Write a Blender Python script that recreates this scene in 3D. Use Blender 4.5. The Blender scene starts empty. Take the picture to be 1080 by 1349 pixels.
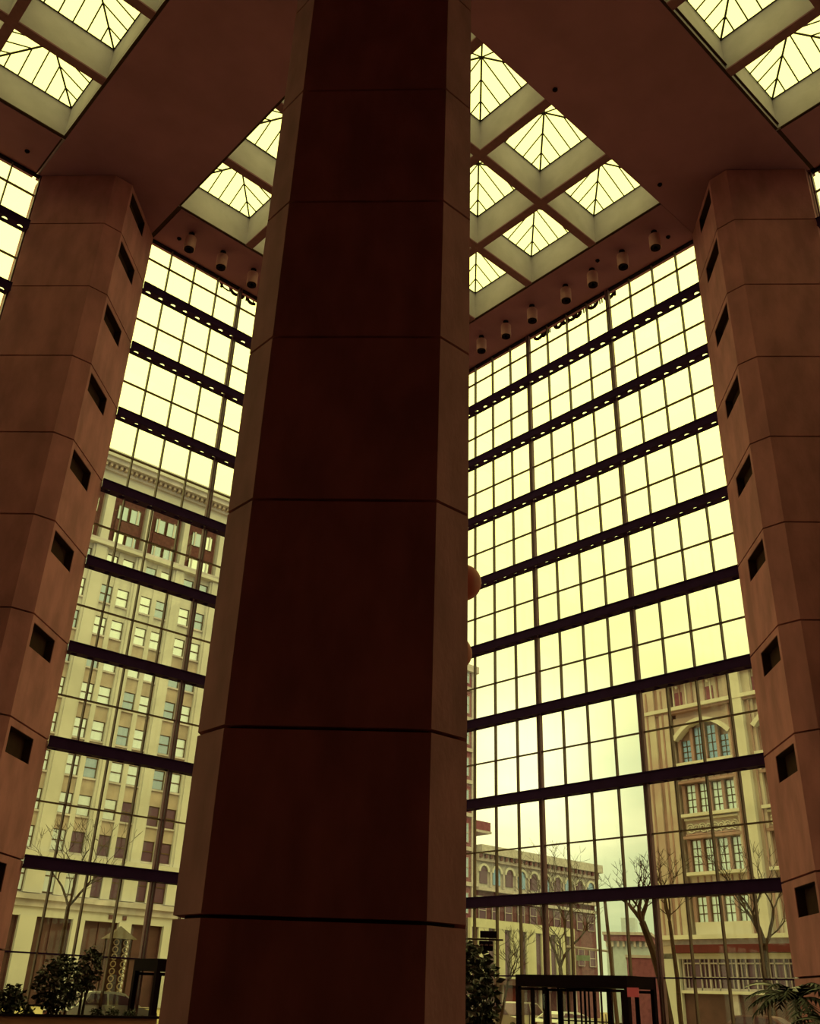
import bpy, bmesh, math, random
from mathutils import Matrix, Vector

# ------------------------------------------------------------------ camera
EYE = 1.6
F_PX = 1245.11
YAW, PITCH, ROLL = -0.05945, 0.47512, 0.03740
S2 = 2 ** -0.5
sc = bpy.context.scene
COL = sc.collection

def cam_axes():
    cy, sy, cp, sp = math.cos(YAW), math.sin(YAW), math.cos(PITCH), math.sin(PITCH)
    fwd = Vector((sy * cp, cy * cp, sp))
    r0 = Vector((cy, -sy, 0)); u0 = r0.cross(fwd)
    r = math.cos(ROLL) * r0 + math.sin(ROLL) * u0
    u = r.cross(fwd)
    g = lambda v: Vector(((v.x + v.y) * S2, (v.y - v.x) * S2, v.z))
    return g(r), g(u), g(fwd)

CR, CU, CF = cam_axes()
cam_data = bpy.data.cameras.new('camera')
cam = bpy.data.objects.new('camera', cam_data)
COL.objects.link(cam)
cam_data.sensor_fit = 'HORIZONTAL'
cam_data.sensor_width = 36
cam_data.lens = F_PX / 1080 * 36
cam_data.clip_end = 2000
cam.matrix_world = Matrix(((CR.x, CU.x, -CF.x, 0), (CR.y, CU.y, -CF.y, 0), (CR.z, CU.z, -CF.z, EYE), (0, 0, 0, 1)))
sc.camera = cam

def look(px, py):
    """direction in which the photograph's point (px, py) lies"""
    return (CR * (px - 540) + CU * (674.5 - py) + CF * F_PX).normalized()

def spot(px, py, dist, z=None):
    """point seen towards (px, py), at a given distance over the ground"""
    d = look(px, py); k = dist / math.hypot(d.x, d.y)
    return Vector((d.x * k, d.y * k, EYE + d.z * k if z is None else z))

# ------------------------------------------------------------------ world
SUN = look(690, 1010)
w = bpy.data.worlds.new('sky'); sc.world = w; w.use_nodes = True
nt = w.node_tree; nt.nodes.clear()
def N(t, tree=None, **k):
    n = (tree or nt).nodes.new(t)
    for a, b in k.items(): setattr(n, a, b)
    return n
out = N('ShaderNodeOutputWorld'); bg = N('ShaderNodeBackground'); tc = N('ShaderNodeTexCoord')
noise = N('ShaderNodeTexNoise'); noise.inputs['Scale'].default_value = 3.2; noise.inputs['Detail'].default_value = 4
noise.inputs['Distortion'].default_value = 0.6
mp = N('ShaderNodeMapping'); mp.inputs['Scale'].default_value = (1, 1, 2.4)
ramp = N('ShaderNodeValToRGB')
ramp.color_ramp.elements[0].position = 0.36; ramp.color_ramp.elements[0].color = (0.62, 0.70, 0.33, 1)
ramp.color_ramp.elements[1].position = 0.56; ramp.color_ramp.elements[1].color = (0.98, 0.96, 0.46, 1)
dot = N('ShaderNodeVectorMath', operation='DOT_PRODUCT'); dot.inputs[1].default_value = SUN
pw = N('ShaderNodeMath', operation='POWER'); pw.inputs[1].default_value = 220
mx = N('ShaderNodeMath', operation='MAXIMUM'); mx.inputs[1].default_value = 0
sunmix = N('ShaderNodeMix', data_type='RGBA', blend_type='ADD', clamp_factor=False)
sunmix.inputs['Factor'].default_value = 1
sc_ = N('ShaderNodeVectorMath', operation='SCALE'); sc_.inputs[0].default_value = (0.9, 0.85, 0.45)
# thin high cloud gets brighter with height, as an overcast sky does
sep = N('ShaderNodeSeparateXYZ'); hi = N('ShaderNodeMapRange')
hi.inputs['From Min'].default_value = 0.0; hi.inputs['From Max'].default_value = 0.5
hi.inputs['To Min'].default_value = 0.95; hi.inputs['To Max'].default_value = 1.05
scale2 = N('ShaderNodeVectorMath', operation='SCALE')
L = nt.links.new
flat = N('ShaderNodeMapRange'); flat.inputs['From Min'].default_value = 0.22; flat.inputs['From Max'].default_value = 0.58
whitemix = N('ShaderNodeMix', data_type='RGBA'); whitemix.inputs[7].default_value = (2.35, 2.25, 0.66, 1)
L(tc.outputs['Generated'], mp.inputs['Vector']); L(mp.outputs[0], noise.inputs['Vector'])
L(noise.outputs[0], ramp.inputs[0]); L(tc.outputs['Generated'], dot.inputs[0]); L(dot.outputs['Value'], mx.inputs[0])
L(mx.outputs[0], pw.inputs[0]); L(pw.outputs[0], sc_.inputs['Scale'])
L(tc.outputs['Generated'], sep.inputs[0]); L(sep.outputs['Z'], hi.inputs['Value']); L(sep.outputs['Z'], flat.inputs['Value'])
L(flat.outputs[0], whitemix.inputs[0]); L(ramp.outputs[0], whitemix.inputs[6])
L(whitemix.outputs[2], scale2.inputs[0]); L(hi.outputs[0], scale2.inputs['Scale'])
L(scale2.outputs[0], sunmix.inputs[6]); L(sc_.outputs[0], sunmix.inputs[7])
L(sunmix.outputs[2], bg.inputs[0]); L(bg.outputs[0], out.inputs[0])
bg.inputs[1].default_value = 1.0

vs = sc.view_settings
vs.view_transform = 'Standard'; vs.look = 'None'; vs.gamma = 1; vs.use_curve_mapping = False; vs.exposure = 0.0
sc.display_settings.display_device = 'sRGB'
cy = sc.cycles
cy.use_denoising = True; cy.max_bounces = 10; cy.diffuse_bounces = 5; cy.glossy_bounces = 3
cy.transparent_max_bounces = 24; cy.sample_clamp_indirect = 6

# ------------------------------------------------------------------ materials
MATS = {}
def mat(name, col, rough=0.7, var=0.15, scale=3.0, col2=None, bump=0.0, metallic=0.0, spec=0.3, stretch=(1, 1, 1), emit=None, coord='Object'):
    if name in MATS: return MATS[name]
    m = bpy.data.materials.new(name); m.use_nodes = True; t = m.node_tree
    b = t.nodes['Principled BSDF']
    b.inputs['Roughness'].default_value = rough; b.inputs['Metallic'].default_value = metallic
    b.inputs['Specular IOR Level'].default_value = spec
    if emit:
        b.inputs['Emission Color'].default_value = (*emit[:3], 1); b.inputs['Emission Strength'].default_value = emit[3]
    g = N('ShaderNodeNewGeometry', t); mpp = N('ShaderNodeMapping', t); mpp.inputs['Scale'].default_value = stretch
    t.links.new(g.outputs['Position'], mpp.inputs[0])
    n1 = N('ShaderNodeTexNoise', t); n1.inputs['Scale'].default_value = scale; n1.inputs['Detail'].default_value = 6
    t.links.new(mpp.outputs[0], n1.inputs['Vector'])
    r = N('ShaderNodeValToRGB', t); c2 = col2 or tuple(c * (1 + var) for c in col); c1 = tuple(c * (1 - var) for c in col)
    if col2: c1 = col
    r.color_ramp.elements[0].position = 0.35; r.color_ramp.elements[0].color = (*c1, 1)
    r.color_ramp.elements[1].position = 0.65; r.color_ramp.elements[1].color = (*c2, 1)
    t.links.new(n1.outputs[0], r.inputs[0]); t.links.new(r.outputs[0], b.inputs['Base Color'])
    if bump:
        bp = N('ShaderNodeBump', t); bp.inputs['Strength'].default_value = bump; bp.inputs['Distance'].default_value = 0.02
        n2 = N('ShaderNodeTexNoise', t); n2.inputs['Scale'].default_value = scale * 8; n2.inputs['Detail'].default_value = 4
        t.links.new(mpp.outputs[0], n2.inputs['Vector']); t.links.new(n2.outputs[0], bp.inputs['Height'])
        t.links.new(bp.outputs[0], b.inputs['Normal'])
    MATS[name] = m
    return m

def glass_mat(name, tint=(0.97, 0.97, 0.95), refl=(1, 1, 1), base=0.04):
    m = bpy.data.materials.new(name); m.use_nodes = True; t = m.node_tree; t.nodes.clear()
    o = N('ShaderNodeOutputMaterial', t); tr = N('ShaderNodeBsdfTransparent', t); gl = N('ShaderNodeBsdfGlossy', t)
    mixn = N('ShaderNodeMixShader', t); lw = N('ShaderNodeLayerWeight', t); lw.inputs[0].default_value = 0.5
    pf = N('ShaderNodeMath', t, operation='POWER'); pf.inputs[1].default_value = 5; t.links.new(lw.outputs['Facing'], pf.inputs[0])
    ma_ = N('ShaderNodeMath', t, operation='MULTIPLY_ADD'); ma_.inputs[1].default_value = 0.6; ma_.inputs[2].default_value = 0.02; t.links.new(pf.outputs[0], ma_.inputs[0])
    tr.inputs[0].default_value = (*tint, 1); gl.inputs[0].default_value = (*refl, 1); gl.inputs['Roughness'].default_value = 0.02
    t.links.new(ma_.outputs[0], mixn.inputs[0]); t.links.new(tr.outputs[0], mixn.inputs[1]); t.links.new(gl.outputs[0], mixn.inputs[2])
    t.links.new(mixn.outputs[0], o.inputs[0]); MATS[name] = m
    return m

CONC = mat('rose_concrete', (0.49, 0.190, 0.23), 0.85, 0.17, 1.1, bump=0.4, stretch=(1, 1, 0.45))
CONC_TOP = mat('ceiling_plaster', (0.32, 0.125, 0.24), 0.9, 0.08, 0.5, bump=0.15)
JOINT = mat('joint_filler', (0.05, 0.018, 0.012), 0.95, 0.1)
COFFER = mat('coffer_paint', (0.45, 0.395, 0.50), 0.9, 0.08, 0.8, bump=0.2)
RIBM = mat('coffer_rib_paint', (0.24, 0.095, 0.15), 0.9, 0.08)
BRONZE = mat('dark_bronze', (0.040, 0.013, 0.070), 0.75, 0.1, 2, spec=0.06)
MULL = mat('mullion_bronze', (0.13, 0.07, 0.06), 0.5, 0.1, 2)
POSTM = mat('post_bronze', (0.18, 0.075, 0.12), 0.5, 0.1, 2)
RAFTER = mat('rafter_bronze', (0.05, 0.03, 0.012), 0.5, 0.1, 2)
GLASS = glass_mat('clear_glass')
SKYGL = glass_mat('skylight_glass', (0.95, 0.95, 0.90))
BLACK = mat('near_black', (0.012, 0.004, 0.010), 0.8, 0.1, spec=0.05)
BACKW = mat('back_wall_stone', (0.14, 0.06, 0.07), 0.9, 0.1)
FLOORM = mat('floor_stone', (0.12, 0.06, 0.06), 0.5, 0.12, 1.5)

# ------------------------------------------------------------------ mesh helpers
class MB:
    def __init__(s): s.v = []; s.f = []
    def box(s, x0, x1, y0, y1, z0, z1):
        if x0 > x1: x0, x1 = x1, x0
        if y0 > y1: y0, y1 = y1, y0
        b = len(s.v)
        s.v += [(x0, y0, z0), (x1, y0, z0), (x1, y1, z0), (x0, y1, z0), (x0, y0, z1), (x1, y0, z1), (x1, y1, z1), (x0, y1, z1)]
        s.f += [tuple(b + i for i in q) for q in ((0, 3, 2, 1), (4, 5, 6, 7), (0, 1, 5, 4), (1, 2, 6, 5), (2, 3, 7, 6), (3, 0, 4, 7))]
        return s
    def prism(s, pts, z0, z1, pts1=None):
        b = len(s.v); n = len(pts); pts1 = pts1 or pts
        s.v += [(p[0], p[1], z0) for p in pts] + [(p[0], p[1], z1) for p in pts1]
        s.f.append(tuple(b + i for i in reversed(range(n)))); s.f.append(tuple(b + n + i for i in range(n)))
        for i in range(n): j = (i + 1) % n; s.f.append((b + i, b + j, b + n + j, b + n + i))
        return s
    def hull8(s, a, c):
        """a solid between two quads a and c (lists of 4 points)"""
        b = len(s.v); s.v += [tuple(p) for p in a] + [tuple(p) for p in c]
        s.f += [tuple(b + i for i in q) for q in ((3, 2, 1, 0), (4, 5, 6, 7), (0, 1, 5, 4), (1, 2, 6, 5), (2, 3, 7, 6), (3, 0, 4, 7))]
        return s
    def tube(s, p, q, r0, r1=None, n=8, cap=True):
        p = Vector(p); q = Vector(q); r1 = r0 if r1 is None else r1
        d = (q - p)
        if d.length < 1e-6: return s
        d.normalize(); a = d.orthogonal().normalized(); c = d.cross(a); b = len(s.v)
        for P, r in ((p, r0), (q, r1)):
            for i in range(n):
                t = 2 * math.pi * i / n; s.v.append(tuple(P + a * (r * math.cos(t)) + c * (r * math.sin(t))))
        for i in range(n): j = (i + 1) % n; s.f.append((b + i, b + j, b + n + j, b + n + i))
        if cap: s.f.append(tuple(b + i for i in reversed(range(n)))); s.f.append(tuple(b + n + i for i in range(n)))
        return s
    def lathe(s, prof, n=20, c=(0, 0, 0)):
        b = len(s.v); m = len(prof)
        for r, z in prof:
            for i in range(n):
                t = 2 * math.pi * i / n; s.v.append((c[0] + r * math.cos(t), c[1] + r * math.sin(t), c[2] + z))
        for k in range(m - 1):
            for i in range(n):
                j = (i + 1) % n; s.f.append((b + k * n + i, b + k * n + j, b + (k + 1) * n + j, b + (k + 1) * n + i))
        return s
    def mesh(s, name, m, smooth=False):
        me = bpy.data.meshes.new(name); me.from_pydata(s.v, [], s.f); me.materials.append(m)
        if smooth: me.polygons.foreach_set('use_smooth', [True] * len(me.polygons))
        me.validate(); me.update()
        return me

def put(name, me, parent=None, loc=(0, 0, 0), rz=0.0, scale=None):
    o = bpy.data.objects.new(name, me); COL.objects.link(o)
    o.parent = parent; o.location = loc
    if rz: o.rotation_euler = (0, 0, rz)
    if scale: o.scale = scale
    return o

def obj(name, mb, m, parent=None, loc=(0, 0, 0), rz=0.0, smooth=False):
    return put(name, mb.mesh(name, m, smooth), parent, loc, rz)

def thing(name, label, cat, loc=(0, 0, 0), rz=0.0, group=None, kind=None):
    o = put(name, None, None, loc, rz)
    o.empty_display_size = 0.1
    o['label'] = label
    if cat: o['category'] = cat
    if group: o['group'] = group
    if kind: o['kind'] = kind
    return o

def tag(o, label, cat=None, group=None, kind=None):
    o['label'] = label
    if cat: o['category'] = cat
    if group: o['group'] = group
    if kind: o['kind'] = kind
    return o

def structure(name, label=None, loc=(0, 0, 0), rz=0.0):
    o = put(name, None, None, loc, rz); o['kind'] = 'structure'
    if label: o['label'] = label
    return o

BOXES = {}
def unit_box(name, m):
    k = (name, m.name)
    if k not in BOXES: BOXES[k] = MB().box(0, 1, 0, 1, 0, 1).mesh(name, m)
    return BOXES[k]
def bx(name, m, parent, x0, x1, y0, y1, z0, z1):
    """a box that shares its mesh with its like"""
    return put(name, unit_box(name, m), parent, (min(x0, x1), min(y0, y1), min(z0, z1)), 0, (abs(x1 - x0), abs(y1 - y0), abs(z1 - z0)))

# ------------------------------------------------------------------ levels
CEIL = 37.34 + EYE
BEAM = [z + EYE for z in (4.38, 9.15, 13.36, 17.54, 21.58, 25.72, 29.82, 33.82)]
JOINTS = [z + EYE for z in (1.14, 4.4, 9.2, 13.43, 17.64, 21.7, 25.86, 29.98, 34.0)] + [CEIL]
WX, WY = 37.0, 40.2                       # the two glass walls
A0, B0, C0, D0 = (12.35, 40.45), (37.03, 15.78), (12.38, 15.8), (37.03, 40.45)

# ------------------------------------------------------------------ floor, closed sides
fl = structure('floor')
obj('slab', MB().box(-12.3, WX, -8.9, WY, -0.4, 0), FLOORM, fl)
wl = structure('wall_back')
obj('slab', MB().box(-12.8, WX + 1, -9.4, -8.9, 0, CEIL + 3), BACKW, wl)
wl = structure('wall_side')
obj('slab', MB().box(-12.8, -12.3, -8.9, WY + 1, 0, CEIL + 3), BACKW, wl)

# ------------------------------------------------------------------ ceiling
ceil = structure('ceiling', 'dark rose plaster ceiling with deep square skylight coffers')
BAYS = [(15.45, 33.40, 18.90, 36.85), (-9.10, 8.85, 18.90, 36.85), (15.45, 33.40, -5.65, 12.30)]
G = 0.12
T = 0.9
obj('slab', MB().box(-12.3, 8.85, -8.9, 12.30 - G, CEIL, CEIL + T), CONC_TOP, ceil)  # unseen bay overhead left solid so the central pillar stays dark
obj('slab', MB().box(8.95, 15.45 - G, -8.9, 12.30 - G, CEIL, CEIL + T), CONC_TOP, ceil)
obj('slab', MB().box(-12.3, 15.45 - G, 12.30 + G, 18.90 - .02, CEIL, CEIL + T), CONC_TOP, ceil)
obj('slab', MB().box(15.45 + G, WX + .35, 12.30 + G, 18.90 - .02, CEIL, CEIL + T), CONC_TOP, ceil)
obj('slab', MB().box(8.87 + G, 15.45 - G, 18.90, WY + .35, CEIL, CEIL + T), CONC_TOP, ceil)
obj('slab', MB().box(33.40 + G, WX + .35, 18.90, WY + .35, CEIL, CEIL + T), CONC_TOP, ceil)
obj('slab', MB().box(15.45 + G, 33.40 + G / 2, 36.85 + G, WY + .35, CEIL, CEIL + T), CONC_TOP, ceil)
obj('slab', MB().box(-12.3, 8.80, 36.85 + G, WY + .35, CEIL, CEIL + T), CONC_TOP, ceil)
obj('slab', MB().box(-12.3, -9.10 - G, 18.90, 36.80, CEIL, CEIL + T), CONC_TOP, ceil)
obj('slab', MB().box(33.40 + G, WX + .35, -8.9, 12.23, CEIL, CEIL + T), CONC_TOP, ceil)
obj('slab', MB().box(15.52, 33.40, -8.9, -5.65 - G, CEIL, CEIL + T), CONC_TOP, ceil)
backing = MB()
for (x0, x1, y0, y1) in [(15.2, 15.7, -8.9, 18.9), (8.7, 15.7, 18.8, WY), (-12, WX, 12.1, 12.5)]:
    pass
# dark backing above the open joints
for (x0, x1, y0, y1) in [(15.30, 15.44, -8.9, WY + .3), (8.85, 8.95, 18.9, WY + .3), (-12.3, WX, 12.20, 12.40), (33.41, 33.50, -8.9, WY + .3), (-12.3, WX, 36.86, 36.95)]:
    backing.box(x0, x1, y0, y1, CEIL + 0.30, CEIL + 0.34)
o = obj('joint_backing', backing, JOINT, ceil)

for (xa, xb, ya, yb_) in [(15.33, 15.45, 18.9, 36.85), (15.33, 15.57, -8.9, 18.88), (15.33, 15.57, 36.97, WY + .3), (-12.3, 15.33, 12.18, 12.42), (15.57, 33.40, 12.30, 12.42), (33.52, WX, 12.23, 12.42),
                          (8.85, 8.99, 18.9, 36.97), (15.45, 33.40, 36.85, 36.97), (-9.1, 8.85, 36.8, 36.97), (33.40, 33.52, 18.9, 36.97), (33.40, 33.52, -8.9, 12.18)]:
    obj('joint_strip', MB().box(xa, xb, ya, yb_, CEIL + .03, CEIL + .079), JOINT, ceil)
CELL, RIB = 4.15, 0.45
WELL = 2.02
PITCH_C = CELL + RIB
# meshes for one skylight, local origin at the cell's low corner at ceiling level
c_ = CELL
half = c_ / 2
wall_me = []
th = 0.2
def sky_walls():
    out = []
    out.append(MB().box(-th, c_ + th, -th, 0, 0.08, WELL).mesh('coffer_wall', COFFER))
    out.append(MB().box(-th, c_ + th, c_, c_ + th, 0.08, WELL).mesh('coffer_wall', COFFER))
    out.append(MB().box(-th, 0, 0, c_, 0.08, WELL).mesh('coffer_wall', COFFER))
    out.append(MB().box(c_, c_ + th, 0, c_, 0.08, WELL).mesh('coffer_wall', COFFER))
    return out
SW = sky_walls()
APEX = 1.0
def pyr(u, v):
    """height of the glass pyramid over the well"""
    return WELL + APEX * (1 - max(abs(u - half), abs(v - half)) / half)
# panes: on each side six strips running up from the eaves, cut by the hips
def rotq(pt, k):
    x, y, z = pt; x -= half; y -= half
    for _ in range(k): x, y = -y, x
    return (x + half, y + half, z)
PANE = []
step = c_ / 6
for k in range(4):
    for i in range(6):
        a, b = i * step, (i + 1) * step
        ya, yb = min(a, c_ - a), min(b, c_ - b)
        quad = [(a, 0), (b, 0), (b, yb), (a, ya)]
        lo = [(x, y, WELL + APEX * y / half) for x, y in quad]
        lo = [rotq(p, k) for p in lo]
        hi_ = [(p[0], p[1], p[2] + 0.02) for p in lo]
        PANE.append(MB().hull8(lo, hi_).mesh('pane', SKYGL))
RAFT = []
for k in range(4):
    RAFT.append(('hip_rafter', MB().tube(rotq((0, 0, WELL), k), (half, half, WELL + APEX), 0.05, n=6).mesh('hip_rafter', RAFTER)))
    for i in range(1, 6):
        a = i * step; ya = min(a, c_ - a)
        RAFT.append(('rafter', MB().tube(rotq((a, 0, WELL), k), rotq((a, ya, WELL + APEX * ya / half), k), 0.036, n=5).mesh('rafter', RAFTER)))
    RAFT.append(('eave_bar', MB().tube(rotq((0, 0.03, WELL), k), rotq((c_, 0.03, WELL), k), 0.03, n=5).mesh('eave_bar', RAFTER)))
simple_raft = MB()
for _, me in RAFT:
    b = len(simple_raft.v); simple_raft.v += [tuple(v.co) for v in me.vertices]; simple_raft.f += [tuple(b + i for i in p.vertices) for p in me.polygons]
simple_raft = simple_raft.mesh('rafters', RAFTER)
sp_ = MB()
for me in PANE:
    b = len(sp_.v); sp_.v += [tuple(v.co) for v in me.vertices]; sp_.f += [tuple(b + i for i in p.vertices) for p in me.polygons]
simple_pane = sp_.mesh('glazing', SKYGL)

def seen(x, y, z, m=60):
    d = Vector((x, y, z - EYE)); f = d.dot(CF)
    if f <= 0: return False
    px = 540 + F_PX * d.dot(CR) / f; py = 674.5 - F_PX * d.dot(CU) / f
    return -m < px < 1080 + m and -m < py < 1349 + m
ordn = ['first', 'second', 'third', 'fourth']
for bi, (x0, x1, y0, y1) in enumerate(BAYS):
    bay = ['middle skylight bay behind the central pillar', 'skylight bay beyond the pillar on the left', 'skylight bay beyond the pillar on the right'][bi]
    for i in range(4):
        for j in range(4):
            lx, ly = x0 + i * PITCH_C, y0 + j * PITCH_C
            vis = any(seen(lx + a * CELL, ly + b * CELL, CEIL) for a in (0, 1) for b in (0, 1))
            if bi == 0:
                lab = f'pyramid skylight in the {bay}, {ordn[3 - i]} row from the right glass wall, {ordn[3 - j]} from the left glass wall'
                lab = f'pyramid skylight, {bay.split(" behind")[0]}, {ordn[3 - i]} from right glass wall, {ordn[3 - j]} from left'
            elif bi == 1:
                lab = f'pyramid skylight, left outer bay, {ordn[3 - i]} from the middle bay, {ordn[3 - j]} from glass wall'
            else:
                lab = f'pyramid skylight, right outer bay, {ordn[3 - j]} from the middle bay, {ordn[3 - i]} from glass wall'
            if bi and not vis:
                o = obj('slab', MB().box(lx - .25, lx + CELL + .25, ly - .25, ly + CELL + .25, CEIL + .004, CEIL + T), CONC_TOP, ceil)  # unseen cells closed by added slabs to keep light off the pillars
                continue
            t = thing('pyramid_skylight', lab, 'skylight', (lx, ly, CEIL), 0, 'pyramid skylights in the ceiling coffers')
            for me in SW: put('coffer_wall', me, t)
            if vis:
                for nm, me in RAFT: put(nm, me, t)
                for me in PANE: put('pane', me, t)
            else:
                put('rafters', simple_raft, t); put('glazing', simple_pane, t)
    # ribs between the coffers
    for i in range(1, 4):
        xx = x0 + i * PITCH_C - RIB
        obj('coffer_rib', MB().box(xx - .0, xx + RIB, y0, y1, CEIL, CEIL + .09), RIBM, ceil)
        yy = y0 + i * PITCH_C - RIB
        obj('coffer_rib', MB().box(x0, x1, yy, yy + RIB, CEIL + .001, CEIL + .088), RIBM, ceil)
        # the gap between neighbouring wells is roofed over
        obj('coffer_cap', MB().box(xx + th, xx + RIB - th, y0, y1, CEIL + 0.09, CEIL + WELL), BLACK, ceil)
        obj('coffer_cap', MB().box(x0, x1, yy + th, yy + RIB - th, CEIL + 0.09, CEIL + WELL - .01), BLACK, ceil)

# ------------------------------------------------------------------ octagonal pillars of precast panels
R8, H8 = 3.2, 0.47
OCT = [(-H8, -R8), (H8, -R8), (R8, -H8), (R8, H8), (H8, R8), (-H8, R8), (-R8, H8), (-R8, -H8)]
def inset(th):
    k = math.tan(math.radians(22.5))
    r = R8 - th; h = H8 - th * k
    return [(-h, -r), (h, -r), (r, -h), (r, h), (h, r), (-h, r), (-r, h), (-r, -h)]
TH = 0.38
INN = inset(TH); NEAR = inset(0.2)
PANELS = {}
def panel_mesh(k, lev):
    key = (k, lev)
    if key in PANELS: return PANELS[key]
    z0 = 0 if lev == 0 else JOINTS[lev - 1] + 0.035
    z1 = JOINTS[lev] - 0.035
    a, b = Vector(OCT[k]), Vector(OCT[(k + 1) % 8]); c, d = Vector(INN[k]), Vector(INN[(k + 1) % 8])
    mb = MB()
    if k in (1, 5) and lev > 0:
        Lf = (b - a).length
        s0, s1 = (0.22, 2.45) if k == 1 else (Lf - 2.45, Lf - 0.22)
        f0, f1 = s0 / Lf, s1 / Lf
        w1 = z1 - 0.27; w0 = w1 - 1.02
        def strip(t0, t1, za, zb):
            p0, p1 = a.lerp(b, t0), a.lerp(b, t1); n = (c - a).length
            inn = lambda t: c.lerp(d, t)
            nrm = Vector(((b - a).y, -(b - a).x)).normalized()
            def back(p, t):
                if t in (0, 1): return inn(t)
                return p - nrm * TH
            mb.prism([p0, p1, back(p1, t1), back(p0, t0)], za, zb)
        strip(0, f0, w0, w1); strip(f1, 1, w0, w1); strip(0, 1, z0, w0); strip(0, 1, w1, z1)
    else:
        mb.prism([a, b, d, c], z0, z1)
    PANELS[key] = mb.mesh('panel', CONC)
    return PANELS[key]
CORE = MB().prism(INN, 0, CEIL - .01).mesh('core', JOINT)
JOINTRING = {}
SHADE_LINER = {}
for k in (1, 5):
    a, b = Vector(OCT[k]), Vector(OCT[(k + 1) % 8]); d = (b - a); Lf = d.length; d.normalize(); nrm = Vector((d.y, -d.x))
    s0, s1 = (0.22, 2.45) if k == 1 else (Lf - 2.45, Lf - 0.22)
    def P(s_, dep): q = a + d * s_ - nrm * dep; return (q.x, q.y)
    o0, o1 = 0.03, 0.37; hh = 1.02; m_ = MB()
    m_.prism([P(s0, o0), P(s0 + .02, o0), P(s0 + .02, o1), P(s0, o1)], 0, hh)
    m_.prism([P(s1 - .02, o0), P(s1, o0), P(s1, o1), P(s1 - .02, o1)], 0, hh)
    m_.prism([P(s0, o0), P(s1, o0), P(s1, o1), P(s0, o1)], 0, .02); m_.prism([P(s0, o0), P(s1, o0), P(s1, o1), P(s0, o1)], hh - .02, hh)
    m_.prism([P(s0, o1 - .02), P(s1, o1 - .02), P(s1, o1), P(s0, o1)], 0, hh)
    SHADE_LINER[k] = m_.mesh('recess_shade_lining', JOINT)  # added dark plates put the recess shade into colour
def pillar(label, c, levels=10):
    t = thing('octagonal_pillar', label, 'pillar', (c[0], c[1], 0), 0, 'octagonal concrete pillars', 'thing')
    put('core', CORE, t)
    for i, z in enumerate(JOINTS[:-1]):
        if i not in JOINTRING: JOINTRING[i] = MB().prism(NEAR, z - 0.035, z + 0.035).mesh('joint_strip', JOINT)
        put('joint_strip', JOINTRING[i], t)
    for lev in range(10):
        for k in range(8):
            p_ = put('panel', panel_mesh(k, lev), t)
            if k in SHADE_LINER and lev: put('recess_shade_lining', SHADE_LINER[k], p_, (0, 0, JOINTS[lev] - 0.035 - 1.29))
    return t
pillar('huge dark octagonal concrete pillar rising up the middle of the hall', C0)
pillar('octagonal concrete pillar with square openings at the left end of the glass walls', A0)
pillar('octagonal concrete pillar with square openings at the right end of the glass walls', B0)
pillar('octagonal concrete pillar at the far glass corner, hidden behind the central pillar', D0)

# ------------------------------------------------------------------ glass walls
MULLW = 0.06
HOLE = {}
def beam_plate(length, n, name):
    """steel shelf with a row of round holes"""
    key = (round(length, 3), n)
    if key in HOLE: return HOLE[key]
    mb = MB(); cw = length / n; d0, d1 = -0.38, 0.0; cyh = -0.20; r = 0.15; K = 12
    for i in range(n):
        cx = (i + 0.5) * cw; x0, x1 = i * cw, (i + 1) * cw
        for (z, flip) in ((0, True), (0.02, False)):
            b = len(mb.v)
            for k in range(K):
                t = 2 * math.pi * k / K
                mb.v.append((cx + r * math.cos(t), cyh + r * math.sin(t), z))
            for k in range(K):
                t = 2 * math.pi * k / K; c, s = math.cos(t), math.sin(t)
                m = min((cw / 2) / abs(c) if abs(c) > 1e-6 else 1e9, ((d1 - cyh) if s > 0 else (cyh - d0)) / abs(s) if abs(s) > 1e-6 else 1e9)
                mb.v.append((cx + m * c, cyh + m * s, z))
            cor = len(mb.v); mb.v += [(x1, d1, z), (x0, d1, z), (x0, d0, z), (x1, d0, z)]
            for k in range(K):
                j = (k + 1) % K; f = (b + k, b + K + k, b + K + j, b + j)
                mb.f.append(f if not flip else tuple(reversed(f)))
                va, vb = mb.v[b + K + k], mb.v[b + K + j]
                if abs(va[0] - vb[0]) > 1e-6 and abs(va[1] - vb[1]) > 1e-6:
                    q = (0 if (k < 3) else 1 if k < 6 else 2 if k < 9 else 3)
                    f = (b + K + k, cor + q, b + K + j)
                    mb.f.append(f if not flip else tuple(reversed(f)))
        # hole rim
        bb = b - (2 * K + 4)
        for k in range(K):
            j = (k + 1) % K; mb.f.append((bb + k, bb + j, b + j, b + k))
    HOLE[key] = mb.mesh(name, BRONZE)
    return HOLE[key]

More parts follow.
